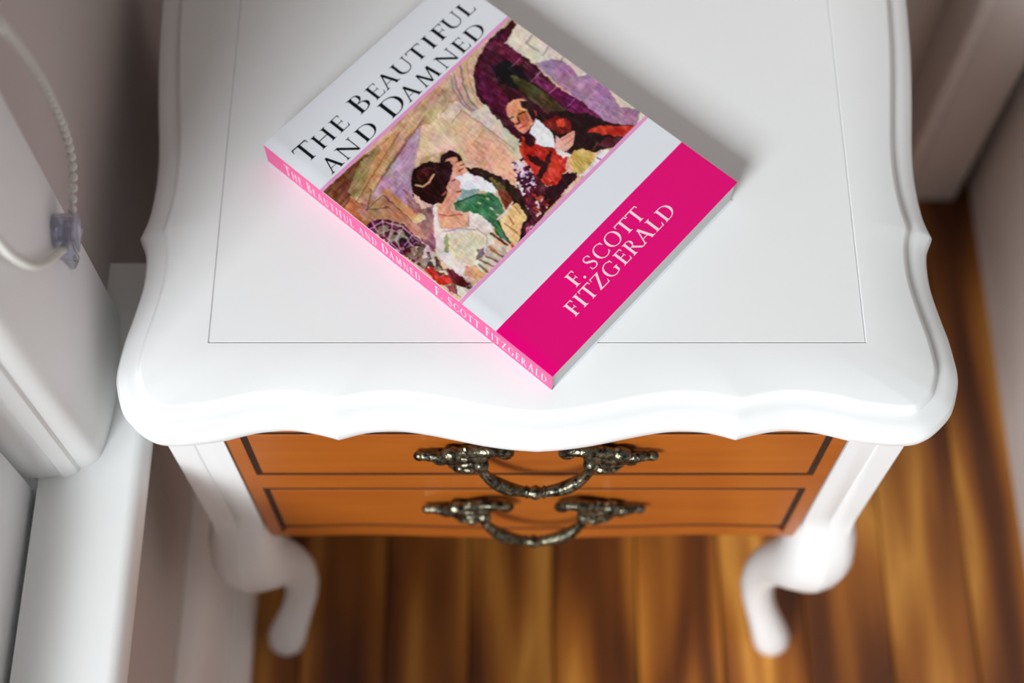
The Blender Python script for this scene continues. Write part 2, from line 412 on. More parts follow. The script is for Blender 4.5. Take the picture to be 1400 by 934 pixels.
P(bm_obj('top_panel', bm, M['white']))

# --- case
YF = 0.336                                    # face of the drawers
ZB = 0.2735
P(box_obj('case', (XC - 0.205, XC + 0.205, YF + 0.016, 0.675, ZB + 0.004, ZT - 0.0264), M['white']))
LX = 0.1925                                   # inner edge of the corner posts
# face frame with two openings and a scalloped lower edge
def wave(u):                                  # u in -1..1
    return -0.0045 * math.exp(-(u / 0.30) ** 2) + 0.0035 * math.exp(-((abs(u) - 0.62) / 0.2) ** 2) - 0.0012
U0, U1 = 0.402, 0.4785                        # upper drawer opening
L0, L1 = 0.2935, 0.3775                       # lower drawer opening
DX = 0.1820
bm = bmesh.new()
fx0, fx1 = XC - LX + 0.0010, XC + LX - 0.0010
zt = ZT - 0.0265
for b in ((fx0, XC - DX, YF, YF + 0.014, ZB + 0.006, zt), (XC + DX, fx1, YF, YF + 0.014, ZB + 0.006, zt),
          (XC - DX, XC + DX, YF, YF + 0.014, U1, zt), (XC - DX, XC + DX, YF, YF + 0.014, L1, U0)):
    box(bm, *b)
K = 48
top = [(fx0 + (fx1 - fx0) * i / K) for i in range(K + 1)]
f_, b_ = [], []
for xx in top:
    u = (xx - XC) / LX; z0 = ZB + wave(u)
    zz = L0 if abs(xx - XC) < DX else ZB + 0.006
    z1 = min(L0, ZB + 0.016) if abs(xx - XC) < DX else ZB + 0.006
    z1 = L0 + wave(u) if abs(xx - XC) < DX - 0.004 else max(ZB + 0.006, z1 if abs(xx - XC) >= DX else L0)
    f_.append((bm.verts.new((xx, YF, z0)), bm.verts.new((xx, YF, z1)))); b_.append((bm.verts.new((xx, YF + 0.014, z0)), bm.verts.new((xx, YF + 0.014, z1))))
for i in range(K):
    bm.faces.new((f_[i][0], f_[i + 1][0], f_[i + 1][1], f_[i][1])); bm.faces.new((b_[i][0], b_[i][1], b_[i + 1][1], b_[i + 1][0]))
    bm.faces.new((f_[i][0], b_[i][0], b_[i + 1][0], f_[i + 1][0])); bm.faces.new((f_[i][1], f_[i + 1][1], b_[i + 1][1], b_[i][1]))
P(bm_obj('face_frame', bm, M['honey']))
# dark reveal between the face frame and the posts
for s in (-1, 1):
    xa = XC + s * (LX - 0.0009); xb = XC + s * (LX + 0.0016)
    P(box_obj('reveal', (min(xa, xb), max(xa, xb), YF + 0.0015, YF + 0.012, ZB + 0.008, zt), M['dark']))

# --- drawers
def drawer(z0, z1, wavy):
    d = empty('drawer', (XC, YF, (z0 + z1) / 2)); d.parent = ns; d.matrix_parent_inverse = Matrix.Translation(-ns.location)
    gp = 0.0044
    K = 40
    def ringline(ins, y):
        x0, x1 = XC - DX + ins, XC + DX - ins
        low = [(x0 + (x1 - x0) * i / K, y, z0 + ins + (wave(((x0 + (x1 - x0) * i / K) - XC) / LX) if wavy and 0 < i < K else 0)) for i in range(K + 1)]
        return low + [(x1, y, z1 - ins), (x0, y, z1 - ins)]
    r0, r1, r2 = ringline(0.0, YF + 0.0003), ringline(gp, YF + 0.0003), None
    m = len(r0)
    g = mesh('drawer_groove', r0 + r1, [(i, (i + 1) % m, m + (i + 1) % m, m + i) for i in range(m)], M['dark'], recalc=False)
    put(g, d); g['label'] = 'dark stained groove framing the drawer face'
    a, b, c = ringline(gp, YF + 0.012), ringline(gp, YF + 0.0004), ringline(gp + 0.0005, YF)
    vv = a + b + c
    ff = [(i, (i + 1) % m, m + (i + 1) % m, m + i) for i in range(m)] + [(m + i, m + (i + 1) % m, 2 * m + (i + 1) % m, 2 * m + i) for i in range(m)]
    ff.append(tuple(range(2 * m, 3 * m)))
    put(mesh('drawer_front', vv, ff, M['honey'], recalc=True), d)
    return d

def handle(z, d):
    """cast rococo pull: two leafy plates and a swinging bail"""
    bm = bmesh.new()
    def X(s, x): return XC + s * x
    for s in (-1, 1):
        y = YF - 0.003
        L = lambda pts: [(X(s, a), YF - b, z + PZ * c) for a, b, c in pts]
        PZ = 1.45
        # acanthus tips above and below the plate
        for a0, c0, a1, c1, rr in ((0.046, 0.006, 0.0555, 0.0155, 0.0030), (0.040, 0.009, 0.0440, 0.0185, 0.0032), (0.031, 0.010, 0.0285, 0.0190, 0.0028), (0.044, -0.006, 0.0535, -0.0150, 0.0028), (0.040, -0.006, 0.0425, -0.0165, 0.0030), (0.060, 0.004, 0.0680, 0.0095, 0.0022)):
            lp = crom([(a0, 0.004, c0), ((a0 + a1) / 2, 0.0085, (c0 + c1) / 2), (a1, 0.0045, c1)], 4)
            tube(bm, [(X(s, a), YF - b, z + c) for a, b, c in lp], [rr * (1.0 - 0.55 * i / (len(lp) - 1)) for i in range(len(lp))], 7)
        # outer stem with knob
        tube(bm, L(crom([(0.040, 0.004, 0.0), (0.053, 0.006, 0.002), (0.063, 0.006, 0.0045), (0.0725, 0.005, 0.0035)], 5)), list(np.linspace(0.0052, 0.0027, 16)), 9)
        ball(bm, (X(s, 0.0725), YF - 0.005, z + PZ * 0.0035), 0.0034, 1.25, 1, 1)
        ball(bm, (X(s, 0.0665), YF - 0.0055, z + PZ * 0.004), 0.0036, 0.8, 1, 1.1)
        # round berry and lobes
        ball(bm, (X(s, 0.0525), YF - 0.0065, z + PZ * 0.008), 0.0062, 1.15, 0.9, 0.9)
        ball(bm, (X(s, 0.059), YF - 0.004, z - PZ * 0.004), 0.0042, 1.5, 0.8, 0.9, s * 0.4)
        ball(bm, (X(s, 0.0515), YF - 0.004, z - PZ * 0.0085), 0.0040, 1.2, 0.8, 1.2, s * 0.7)
        ball(bm, (X(s, 0.0465), YF - 0.0045, z - PZ * 0.0125), 0.0034, 1.0, 0.9, 1.3)
        # leaf body of the plate, ribbed
        for k, (a0, c0, a1, c1, rr) in enumerate([(0.060, 0.001, 0.036, 0.0125, 0.0036), (0.058, -0.002, 0.034, 0.006, 0.0040), (0.055, -0.005, 0.034, -0.001, 0.0038), (0.050, -0.009, 0.036, -0.007, 0.0034)]):
            pts = crom([(a0, 0.002, c0), ((a0 + a1) / 2, 0.0055 + 0.001 * k, (c0 + c1) / 2 + 0.0015), (a1, 0.006, c1)], 6)
            tube(bm, L(pts), [rr * (0.45 + 0.55 * math.sin(math.pi * (0.12 + 0.76 * i / (len(pts) - 1)))) for i in range(len(pts))], 8)
        # scroll curling in over the bail end
        sc = crom([(0.046, 0.004, 0.006), (0.037, 0.007, 0.0125), (0.028, 0.008, 0.0145), (0.020, 0.007, 0.0125), (0.0165, 0.006, 0.0085), (0.019, 0.006, 0.0055), (0.0225, 0.006, 0.0070)], 5)
        tube(bm, L(sc), list(np.linspace(0.0046, 0.0024, len(sc))), 9)
        ball(bm, (X(s, 0.0205), YF - 0.0065, z + PZ * 0.0078), 0.0032)
        ball(bm, (X(s, 0.036), YF - 0.006, z + PZ * 0.004), 0.0066, 1.1, 0.8, 1.2)
        # post that carries the bail
        tube(bm, [(X(s, 0.034), YF + 0.0005, z + 0.001), (X(s, 0.034), YF - 0.0095, z + 0.001)], [0.0048, 0.0042], 10)
        ball(bm, (X(s, 0.0345), YF - 0.0095, z + PZ * 0.001), 0.0054)
    # bail
    bp = [(-0.0355, 0.009, 0.001), (-0.0335, 0.0115, -0.006), (-0.0275, 0.0145, -0.0145), (-0.018, 0.0170, -0.0215), (-0.0075, 0.0180, -0.0252), (0.0, 0.0183, -0.0262)]
    bp += [(-a, b, c) for a, b, c in bp[:-1][::-1]]
    pts = crom(bp, 4); m = len(pts) - 1
    rad = []
    for i in range(m + 1):
        t = abs(2 * i / m - 1)
        rad.append(0.0031 + 0.0016 * math.exp(-((t - 0.45) / 0.22) ** 2) + 0.0018 * math.exp(-(t / 0.07) ** 2) + 0.0012 * (t > 0.9))
    tube(bm, [(XC + a, YF - b, z + c) for a, b, c in pts], rad, 10)
    for s in (-1, 1):                          # collars either side of the middle knop
        ball(bm, (XC + s * 0.0055, YF - 0.0181, z - 0.0256), 0.0043, 0.5, 1, 1)
        rib = crom([(s * 0.0325, 0.0145, -0.0055), (s * 0.0265, 0.0178, -0.0135), (s * 0.015, 0.0206, -0.0205)], 5)
        tube(bm, [(XC + a, YF - b, z + c) for a, b, c in rib], [0.0013] * len(rib), 6)
    o = put(bm_obj('handle', bm, M['metal'], None, 50), d)
    o['label'] = 'ornate cast pewter bail handle with leafy plates'
    return o
d1 = drawer(U0, U1, False); d1['label'] = 'upper honey wood drawer'
handle(0.4465, d1)
d2 = drawer(L0, L1, True); d2['label'] = 'lower honey wood drawer with wavy lower edge'
handle(0.3440, d2)

# --- cabriole legs
RING = [(-1, -1), (-0.6, -1), (0.02, -1), (0.06, -0.93), (0.10, -1), (0.6, -1), (1, -1), (1, -0.5), (1, 0), (1, 0.5), (1, 1), (0.5, 1), (0, 1), (-0.5, 1), (-1, 1), (-1, 0.5), (-1, 0), (-1, -0.5)]
LEG = [(0.4935, 0.2105, 0.3530, 0.0178, 0), (0.318, 0.2105, 0.3530, 0.0178, 0), (0.305, 0.2107, 0.3525, 0.0184, 0.15), (0.294, 0.2112, 0.3505, 0.0198, 0.45), (0.283, 0.2120, 0.3475, 0.0218, 0.72), (0.270, 0.2130, 0.3435, 0.0240, 0.9),
       (0.256, 0.2142, 0.3395, 0.0258, 0.97), (0.240, 0.2145, 0.3362, 0.0270, 1), (0.222, 0.2125, 0.3352, 0.0268, 1), (0.204, 0.2080, 0.3380, 0.0246, 1), (0.182, 0.2020, 0.3440, 0.0208, 1), (0.155, 0.1965, 0.3500, 0.0174, 1),
       (0.125, 0.1925, 0.3535, 0.0150, 1), (0.095, 0.1925, 0.3530, 0.0137, 1), (0.066, 0.1965, 0.3475, 0.0130, 1), (0.042, 0.2035, 0.3395, 0.0134, 1), (0.022, 0.2110, 0.3310, 0.0152, 1), (0.009, 0.2150, 0.3270, 0.0165, 1), (0.001, 0.2155, 0.3265, 0.0150, 1)]
def leg(s, back):
    V, Fc = [], []
    for z, ox, oy, hh, rd in LEG:
        for a, b in RING:
            if b == -0.93: b = -1 if back else -0.93 - 0.07 * min(1, rd * 6)
            nrm = math.hypot(a, b); fl = 1 - rd
            q = 1.0 * fl + rd / nrm * 1.04
            xx, yy = a * q * hh, b * q * hh
            X_ = XC + s * (ox + (xx if True else 0)); Y_ = oy + yy
            if back: Y_ = 1.0155 - Y_
            V.append((X_, Y_, z))
    m = len(RING)
    for r in range(len(LEG) - 1):
        for i in range(m): Fc.append((r * m + i, r * m + (i + 1) % m, (r + 1) * m + (i + 1) % m, (r + 1) * m + i))
    Fc += [tuple(range(m)), tuple(range((len(LEG) - 1) * m, len(LEG) * m))]
    P(mesh('leg', V, Fc, M['white'], smooth=50))
for s in (-1, 1):
    leg(s, False); leg(s, True)

# ================================================================== the book
BW, BH, BT = 0.1722, 0.2365, 0.0205
A0 = atz(360, 197, ZT + BT)
ANG = math.radians(48.45)
book = tag(empty('book', (A0[0], A0[1], ZT)), 'glossy paperback with magenta band and painted scene lying askew on the nightstand', 'book')
book.rotation_euler = (0, 0, ANG)
# local axes: +x across the cover (away from the spine), -y down the cover
def zf(u):                                     # height of the front cover across its width (metres)
    pts = [(0, BT - 0.0007), (0.0075, BT - 0.0001), (0.0095, BT - 0.0002), (0.018, BT - 0.0005), (0.09, BT + 0.0001), (BW, BT + 0.0008)]
    return float(np.interp(u, [p[0] for p in pts], [p[1] for p in pts]))
US = [0.0, 0.0012, 0.004, 0.0075, 0.0095, 0.013, 0.018, 0.05, 0.09, 0.13, BW]
BANDS = [(0, 48.8, 'cover_white'), (48.8, 51.2, 'cover_pinkline'), (51.2, 163.6, 'cover_white'), (163.6, 166.0, 'cover_pinkline'), (166.0, 192.7, 'cover_white'), (192.7, BH * 1000, 'cover_magenta')]
mats = ['cover_white', 'cover_pinkline', 'cover_magenta', 'spine_pink']
V, Fc, mi = [], [], []
TC = 0.00035
vsn = [b[0] / 1000 for b in BANDS] + [BH]
for vv in vsn:
    for u in US: V.append((u, -vv, zf(u)))
nu = len(US)
for j in range(len(BANDS)):
    for i in range(nu - 1):
        Fc.append((j * nu + i, (j + 1) * nu + i, (j + 1) * nu + i + 1, j * nu + i + 1)); mi.append(mats.index(BANDS[j][2]))
off = len(V)
for vv in vsn:
    for u in US: V.append((u, -vv, zf(u) - TC))
for j in range(len(BANDS)):
    for i in range(nu - 1):
        Fc.append((off + j * nu + i, off + j * nu + i + 1, off + (j + 1) * nu + i + 1, off + (j + 1) * nu + i)); mi.append(0)
for i in range(nu - 1):
    J = len(BANDS) * nu
    Fc.append((i, i + 1, off + i + 1, off + i)); mi.append(0)
    Fc.append((J + i, off + J + i, off + J + i + 1, J + i + 1)); mi.append(0)
for j in range(len(BANDS)):
    Fc.append((j * nu + nu - 1, (j + 1) * nu + nu - 1, off + (j + 1) * nu + nu - 1, off + j * nu + nu - 1)); mi.append(0)
fc = mesh('front_cover', V, Fc, [M[m] for m in mats], smooth=30, recalc=False)
for p, k in zip(fc.data.polygons, mi): p.material_index = k
fc.parent = book
# spine, slightly convex
def spx(t): return 0.0
V, Fc = [], []
NS = 8
for yy in (0.0, -BH):
    for k in range(NS + 1):
        t = k / NS; z = 0.0004 + (zf(0) - 0.0004) * t
        V += [(spx(t), yy, z), (spx(t) + 0.0004, yy, z)]
m = 2 * (NS + 1)
for k in range(NS):
    a = 2 * k
    Fc += [(a, a + 2, m + a + 2, m + a), (a + 1, m + a + 1, m + a + 3, a + 3), (a, a + 1, a + 3, a + 2), (m + a, m + a + 2, m + a + 3, m + a + 1)]
mesh('spine', V, Fc, M['spine_pink'], book, smooth=40)
bm = bmesh.new(); box(bm, 0.0, BW - 0.001, -BH, 0.0, 0.0002, 0.0006); bm_obj('back_cover', bm, M['cover_white'], book)
# page block with a softly uneven fore edge
V, Fc = [], []
for yy in (-0.0009, -BH + 0.0009):
    lo = [(u, yy, 0.00065) for u in (0.0006, 0.05, 0.11, BW - 0.0042)]
    mid = [(BW - 0.0022, yy, 0.006), (BW - 0.0014, yy, 0.012)]
    hi = [(u, yy, zf(u) - TC - 0.0001) for u in (BW - 0.0014, 0.13, 0.09, 0.05, 0.018, 0.0095, 0.0075, 0.0006)]
    V += lo + mid + hi
m = len(V) // 2
Fc = [(i, (i + 1) % m, m + (i + 1) % m, m + i) for i in range(m)] + [tuple(range(m)), tuple(range(m, 2 * m))[::-1]]
mesh('page_block', V, Fc, M['pages'], book)

# ---- printed picture: coloured patches of an interior scene, one colour per point of a fine sheet
src = [(360, 197), (752, 510), (1004, 250), (612, -35)]; dst = [(0, 0), (0, BH * 1000), (BW * 1000, BH * 1000), (BW * 1000, 0)]
Am, bv = [], []
for (u, v_), (xx, yy) in zip(dst, src):
    Am += [[u, v_, 1, 0, 0, 0, -xx * u, -xx * v_], [0, 0, 0, u, v_, 1, -yy * u, -yy * v_]]; bv += [xx, yy]
Hm = np.append(np.linalg.solve(np.array(Am, float), np.array(bv, float)), 1).reshape(3, 3)
NU, NV = 345, 226
uu, vv = np.meshgrid(np.linspace(0.35, BW * 1000 - 0.15, NU), np.linspace(51.25, 163.55, NV))
hw = Hm[2, 0] * uu + Hm[2, 1] * vv + 1
PXx = (Hm[0, 0] * uu + Hm[0, 1] * vv + Hm[0, 2]) / hw; PYy = (Hm[1, 0] * uu + Hm[1, 1] * vv + Hm[1, 2]) / hw
rng = np.random.RandomState(11)
def vnoise(x, y, cell, ang=0.0, st=1.0):
    ca, sa = math.cos(ang), math.sin(ang)
    a = (x * ca + y * sa) / (cell * st); b = (-x * sa + y * ca) / cell
    T = rng.rand(256, 256); i = np.floor(a).astype(int); j = np.floor(b).astype(int); fa = a - i; fb = b - j
    fa = fa * fa * (3 - 2 * fa); fb = fb * fb * (3 - 2 * fb)
    g = lambda p, q: T[p % 256, q % 256]
    return (g(i, j) * (1 - fa) + g(i + 1, j) * fa) * (1 - fb) + (g(i, j + 1) * (1 - fa) + g(i + 1, j + 1) * fa) * fb - 0.5
Xw = PXx + vnoise(PXx, PYy, 5) * 3.2 + vnoise(PXx, PYy, 2) * 1.0; Yw = PYy + vnoise(PXx, PYy, 5) * 3.2 + vnoise(PXx, PYy, 2) * 1.0
img = np.zeros((NV, NU, 3)); img[:] = (222, 186, 160)
def inside(pts, X_, Y_):
    r = np.zeros(X_.shape, bool); k = len(pts)
    for i in range(k):
        (x1, y1), (x2, y2) = pts[i - 1], pts[i]
        if y1 == y2: continue
        c = ((y1 > Y_) != (y2 > Y_)) & (X_ < (x2 - x1) * (Y_ - y1) / (y2 - y1) + x1); r ^= c
    return r
def fill(pts, col, var=14, ang=0.8, st=3.0, wob=1.0, alpha=1.0):
    mk = inside(pts, PXx + (Xw - PXx) * wob, PYy + (Yw - PYy) * wob)
    c = np.array(col, float) + (vnoise(PXx, PYy, 2.4, ang, st) * 2 * var)[..., None] + (vnoise(PXx, PYy, 9) * var)[..., None]
    img[mk] = img[mk] * (1 - alpha) + c[mk] * alpha
def stroke(pts, w, col, alpha=1.0, wob=0.5):
    X_ = PXx + (Xw - PXx) * wob; Y_ = PYy + (Yw - PYy) * wob; best = np.full(X_.shape, 1e9)
    for (x1, y1), (x2, y2) in zip(pts[:-1], pts[1:]):
        dx, dy = x2 - x1, y2 - y1; t = np.clip(((X_ - x1) * dx + (Y_ - y1) * dy) / (dx * dx + dy * dy + 1e-9), 0, 1)
        best = np.minimum(best, np.hypot(X_ - x1 - t * dx, Y_ - y1 - t * dy))
    a = np.clip((w / 2 + 0.5 - best), 0, 1)[..., None] * alpha
    img[:] = img * (1 - a) + np.array(col, float) * a
def mottle(pts, cols, cell, thr, seedang=0.3):
    mk = inside(pts, Xw, Yw)
    for k, c in enumerate(cols):
        nz = vnoise(PXx, PYy, cell, seedang + k, 1.6)
        mm = mk & (nz > thr); img[mm] = c
# back wall, pilasters, ceiling
fill([(440, 262), (640, 70), (660, 150), (560, 300), (500, 330)], (206, 168, 134), 14, 2.3, 5)
fill([(436, 264), (502, 206), (498, 235), (478, 268), (505, 305), (490, 308)], (120, 72, 50), 22, 2.3, 4)
fill([(490, 222), (530, 184), (505, 240), (484, 272), (474, 262)], (158, 136, 92), 18, 2.2, 6)
fill([(520, 196), (548, 168), (530, 215), (503, 262), (487, 275), (500, 240)], (198, 150, 108), 14, 2.2, 6)
fill([(478, 268), (492, 276), (512, 290), (540, 300), (510, 302), (500, 312), (470, 285)], (176, 104, 66), 20, 0.6, 4)
fill([(503, 282), (512, 255), (535, 220), (555, 190), (582, 158), (598, 160), (586, 190), (570, 225), (560, 250), (574, 284), (550, 276), (526, 258)], (188, 152, 176), 16, 2.2, 4)
fill([(548, 255), (575, 284), (594, 280), (594, 345), (575, 326), (562, 300)], (156, 112, 112), 26, 0.8, 4)
fill([(574, 172), (596, 140), (640, 140), (690, 170), (724, 200), (712, 240), (690, 260), (640, 236), (604, 206), (574, 215), (562, 240)], (230, 192, 166), 10, 0.7, 4)
fill([(655, 180), (690, 210), (712, 232), (692, 262), (660, 236), (628, 210)], (232, 178, 150), 14, 0.7, 5)
fill([(566, 172), (590, 140), (618, 122), (606, 142), (588, 168)], (198, 172, 132), 14)
fill([(596, 160), (618, 138), (632, 148), (618, 168)], (232, 204, 188), 8)
fill([(618, 140), (636, 136), (662, 140), (676, 160), (712, 192), (722, 212), (716, 226), (690, 200), (650, 166)], (224, 210, 194), 10, 0.7, 5)
fill([(606, 112), (640, 78), (690, 30), (648, 80), (642, 104), (650, 134), (660, 142), (640, 146), (624, 128)], (204, 176, 152), 14)
for k, c in enumerate([(150, 112, 120), (120, 86, 118), (186, 150, 120), (108, 84, 100), (214, 180, 140), (190, 128, 96)]):
    o = k * 4.3
    stroke([(612 + o, 104 - o * 1.05), (616 + o, 122 - o * .6), (628 + o * .8, 142 - o * .35), (640 + o * .7, 152 - o * .3)], 2.0, c, 0.8)
for p in ([(486, 276), (512, 232), (544, 180)], [(508, 262), (532, 222), (560, 180)], [(516, 250), (545, 205), (578, 160)], [(528, 232), (566, 176)]): stroke(p, 1.4, (122, 82, 66), 0.7)
for p in ([(598, 158), (612, 138)], [(614, 168), (628, 150)], [(600, 122), (612, 134)], [(630, 152), (650, 168)], [(650, 166), (700, 205)]): stroke(p, 1.2, (150, 112, 92), 0.7)
# furniture at the left
fill([(486, 288), (505, 274), (528, 268), (566, 302), (584, 328), (560, 314), (536, 300), (508, 303), (498, 300)], (190, 138, 112), 16, 0.7, 4)
fill([(520, 262), (528, 256), (568, 293), (561, 301)], (206, 154, 108), 12, 0.7, 5)
for p in ([(522, 266), (545, 286)], [(500, 286), (522, 266)], [(502, 282), (506, 258)], [(545, 286), (562, 302)], [(500, 286), (530, 282)]): stroke(p, 1.4, (104, 66, 58), 0.8)
fill([(560, 301), (572, 289), (581, 297), (569, 305)], (206, 192, 146), 8)
# leaded glass lamp
fill([(500, 306), (514, 299), (532, 299), (550, 306), (566, 320), (584, 338), (590, 352), (575, 362), (540, 340)], (92, 30, 66), 26)
mottle([(508, 310), (545, 305), (580, 345), (560, 352)], [(46, 34, 36), (120, 116, 84), (150, 130, 130)], 5, 0.16)
for p in ([(506, 311), (522, 302), (548, 308), (575, 332)], [(516, 318), (534, 312), (552, 322), (570, 346)], [(522, 300), (524, 322)], [(536, 302), (530, 330)], [(550, 310), (540, 326), (546, 340)], [(562, 320), (552, 334)], [(508, 303), (516, 316)], [(528, 324), (545, 342)]): stroke(p, 1.5, (214, 176, 190), 0.9)
# flowers along the spine
fill([(548, 342), (570, 330), (590, 342), (602, 364), (628, 372), (644, 390), (632, 406), (600, 384)], (150, 124, 112), 30, 0.9, 1.5)
mottle([(548, 342), (572, 328), (592, 342), (604, 366), (646, 390), (632, 406)], [(70, 50, 50), (214, 204, 190), (110, 98, 76), (90, 30, 44)], 4.2, 0.17)
fill([(577, 366), (588, 362), (600, 376), (614, 374), (620, 384), (598, 386)], (188, 40, 44), 24)
fill([(608, 366), (622, 366), (630, 376), (640, 388), (632, 394), (618, 386)], (104, 28, 40), 24)
fill([(610, 388), (620, 388), (622, 398), (612, 396)], (150, 60, 76), 20)
fill([(622, 388), (642, 394), (650, 384), (664, 380), (634, 408), (624, 398)], (226, 214, 200), 10)
# dark drapery and screen
fill([(696, 26), (664, 54), (648, 80), (642, 104), (648, 132), (666, 152), (700, 188), (722, 208), (790, 215), (850, 190), (866, 170), (800, 146), (756, 118), (726, 88), (700, 66), (687, 58), (702, 32)], (72, 18, 42), 24, 0.75, 4)
fill([(668, 90), (700, 76), (716, 104), (730, 128), (700, 122), (676, 112)], (28, 16, 28), 12)
fill([(650, 100), (664, 108), (690, 132), (690, 160), (668, 148), (652, 128)], (92, 18, 56), 22)
fill([(664, 60), (690, 40), (690, 62), (712, 84), (700, 90), (676, 70)], (104, 30, 62), 24)
fill([(692, 102), (712, 108), (740, 126), (772, 152), (740, 152), (722, 138), (706, 122)], (76, 64, 38), 20, 0.65, 6)
fill([(728, 100), (756, 118), (800, 144), (824, 166), (812, 170), (776, 154), (748, 130), (724, 112)], (112, 28, 82), 24, 0.65, 4)
for p in ([(734, 98), (722, 112)], [(757, 118), (746, 128)], [(784, 134), (772, 145)], [(706, 80), (696, 90)]): stroke(p, 1.4, (196, 140, 178), 0.8)
fill([(702, 31), (886, 154), (872, 170), (728, 88), (686, 59)], (228, 217, 202), 8, 0.6, 5)
fill([(726, 87), (742, 81), (764, 82), (778, 94), (788, 104), (808, 100), (822, 112), (832, 130), (844, 146), (872, 150), (866, 172), (826, 168), (790, 138), (756, 114)], (170, 130, 166), 14, 0.6, 4)
for p in ([(722, 48), (714, 58), (732, 70)], [(746, 62), (738, 74)], [(768, 76), (758, 86)]): stroke(p, 2.0, (156, 136, 140), 0.8)
# seated man in red coat
fill([(722, 158), (760, 152), (800, 156), (830, 168), (864, 172), (842, 198), (800, 210), (768, 205), (744, 186)], (42, 14, 18), 14)
fill([(812, 172), (864, 172), (848, 188), (816, 184), (796, 180)], (196, 52, 40), 24)
fill([(826, 188), (846, 188), (836, 202), (812, 200)], (96, 40, 52), 16)
fill([(736, 168), (756, 158), (776, 166), (778, 182), (760, 184)], (122, 34, 28), 22)
fill([(756, 164), (766, 162), (767, 173), (757, 174)], (222, 76, 50), 12)
fill([(728, 240), (742, 254), (757, 252), (770, 236), (784, 242), (716, 322), (706, 336), (700, 334), (712, 298), (704, 270), (702, 246), (712, 226)], (82, 26, 44), 26)
fill([(760, 240), (784, 236), (784, 244), (745, 284), (738, 268)], (48, 16, 26), 10)
fill([(687, 150), (690, 141), (698, 136), (708, 135), (718, 138), (726, 146), (729, 158), (725, 169), (719, 177), (712, 183), (705, 179), (698, 171), (692, 162)], (226, 154, 122), 14, wob=0.3)
fill([(706, 138), (718, 138), (727, 147), (729, 159), (724, 167), (720, 158), (716, 150), (709, 147)], (52, 24, 24), 10, wob=0.4)
fill([(704, 150), (716, 152), (720, 164), (716, 174), (708, 170), (704, 162)], (196, 112, 76), 16, wob=0.4)
for p in ([(691, 163), (697, 160)], [(704, 157), (713, 153)], [(703, 160), (706, 168), (702, 170)], [(694, 166), (699, 170)]): stroke(p, 2.2, (52, 22, 20), 0.9, 0.2)
stroke([(706, 176), (713, 172)], 1.6, (140, 50, 46), 0.9, 0.2); stroke([(727, 152), (729, 158)], 2.4, (190, 90, 66), 0.9, 0.2)
fill([(709, 186), (722, 184), (730, 198), (746, 203), (755, 203), (762, 210), (772, 214), (769, 234), (756, 252), (741, 253), (728, 241), (718, 226), (706, 209)], (192, 54, 40), 26)
fill([(711, 184), (722, 184), (727, 196), (720, 202), (714, 196)], (50, 18, 20), 12)
fill([(716, 212), (730, 214), (738, 222), (748, 206), (752, 206), (744, 232), (734, 248), (730, 240), (736, 228), (722, 222)], (56, 16, 18), 14)
fill([(750, 222), (764, 218), (760, 240), (748, 250), (742, 244)], (220, 72, 52), 14)
fill([(728, 162), (735, 167), (752, 183), (755, 203), (743, 201), (727, 197), (729, 190), (720, 182), (721, 178)], (236, 236, 236), 8, wob=0.5)
fill([(754, 204), (756, 184), (761, 190), (781, 178), (782, 184), (779, 198), (771, 207), (760, 207)], (238, 182, 166), 12, wob=0.4)
for p in ([(764, 192), (780, 182)], [(768, 198), (779, 190)]): stroke(p, 1.0, (170, 90, 84), 0.8, 0.2)
fill([(754, 203), (764, 207), (778, 210), (778, 216), (766, 215), (756, 209)], (240, 232, 226), 6)
fill([(772, 222), (780, 206), (790, 202), (806, 208), (808, 222), (798, 234), (780, 238)], (220, 188, 112), 16)
for k in range(5): stroke([(776 + 6 * k, 214 + 2 * k), (784 + 6 * k, 228 - k)], 0.9, (150, 110, 50), 0.6)
fill([(806, 222), (818, 204), (830, 206), (800, 238), (786, 242), (798, 232)], (236, 226, 226), 8)
stroke([(812, 216), (820, 220)], 1.4, (70, 30, 36)); stroke([(806, 205), (812, 196)], 3, (120, 80, 40), 0.7)
mottle([(696, 222), (712, 214), (722, 232), (730, 254), (712, 268), (702, 252)], [(78, 30, 62), (236, 222, 232), (206, 176, 196), (60, 20, 44)], 3.4, 0.12)
mottle([(716, 256), (740, 262), (752, 276), (730, 298), (712, 282)], [(176, 76, 62), (226, 190, 190), (110, 40, 50)], 3.6, 0.2)
mottle([(714, 312), (735, 298), (742, 288), (716, 322)], [(226, 190, 196), (200, 90, 110)], 3.4, 0.15)
# man in green with white collar
fill([(632, 230), (646, 229), (664, 233), (682, 244), (692, 248), (704, 260), (716, 282), (722, 296), (712, 300), (700, 282), (684, 264), (664, 250), (644, 240)], (44, 28, 20), 12)
fill([(664, 240), (680, 250), (690, 262), (684, 264), (670, 252)], (110, 96, 48), 16)
fill([(674, 256), (690, 262), (700, 278), (690, 288), (682, 272)], (124, 62, 42), 20)
fill([(618, 242), (634, 235), (650, 240), (662, 246), (673, 256), (674, 264), (650, 260), (628, 262)], (232, 236, 240), 6)
fill([(626, 258), (652, 258), (646, 270), (630, 274), (620, 272)], (148, 182, 174), 12)
fill([(617, 276), (632, 270), (650, 265), (666, 262), (679, 270), (686, 286), (680, 300), (686, 316), (696, 332), (682, 326), (668, 306), (656, 296), (638, 288), (622, 288)], (66, 122, 82), 24)
for q in ((650, 276), (662, 270), (667, 284), (676, 292)): stroke([q, (q[0] + 3, q[1] + 2)], 2.6, (206, 208, 150), 0.9)
stroke([(658, 268), (648, 266), (636, 271), (622, 276)], 1.4, (34, 56, 40), 0.9); stroke([(677, 300), (690, 326), (694, 332)], 1.6, (44, 40, 26))
fill([(684, 292), (694, 282), (704, 276), (716, 296), (709, 310), (706, 332), (700, 338), (692, 324), (680, 304)], (232, 196, 142), 14)
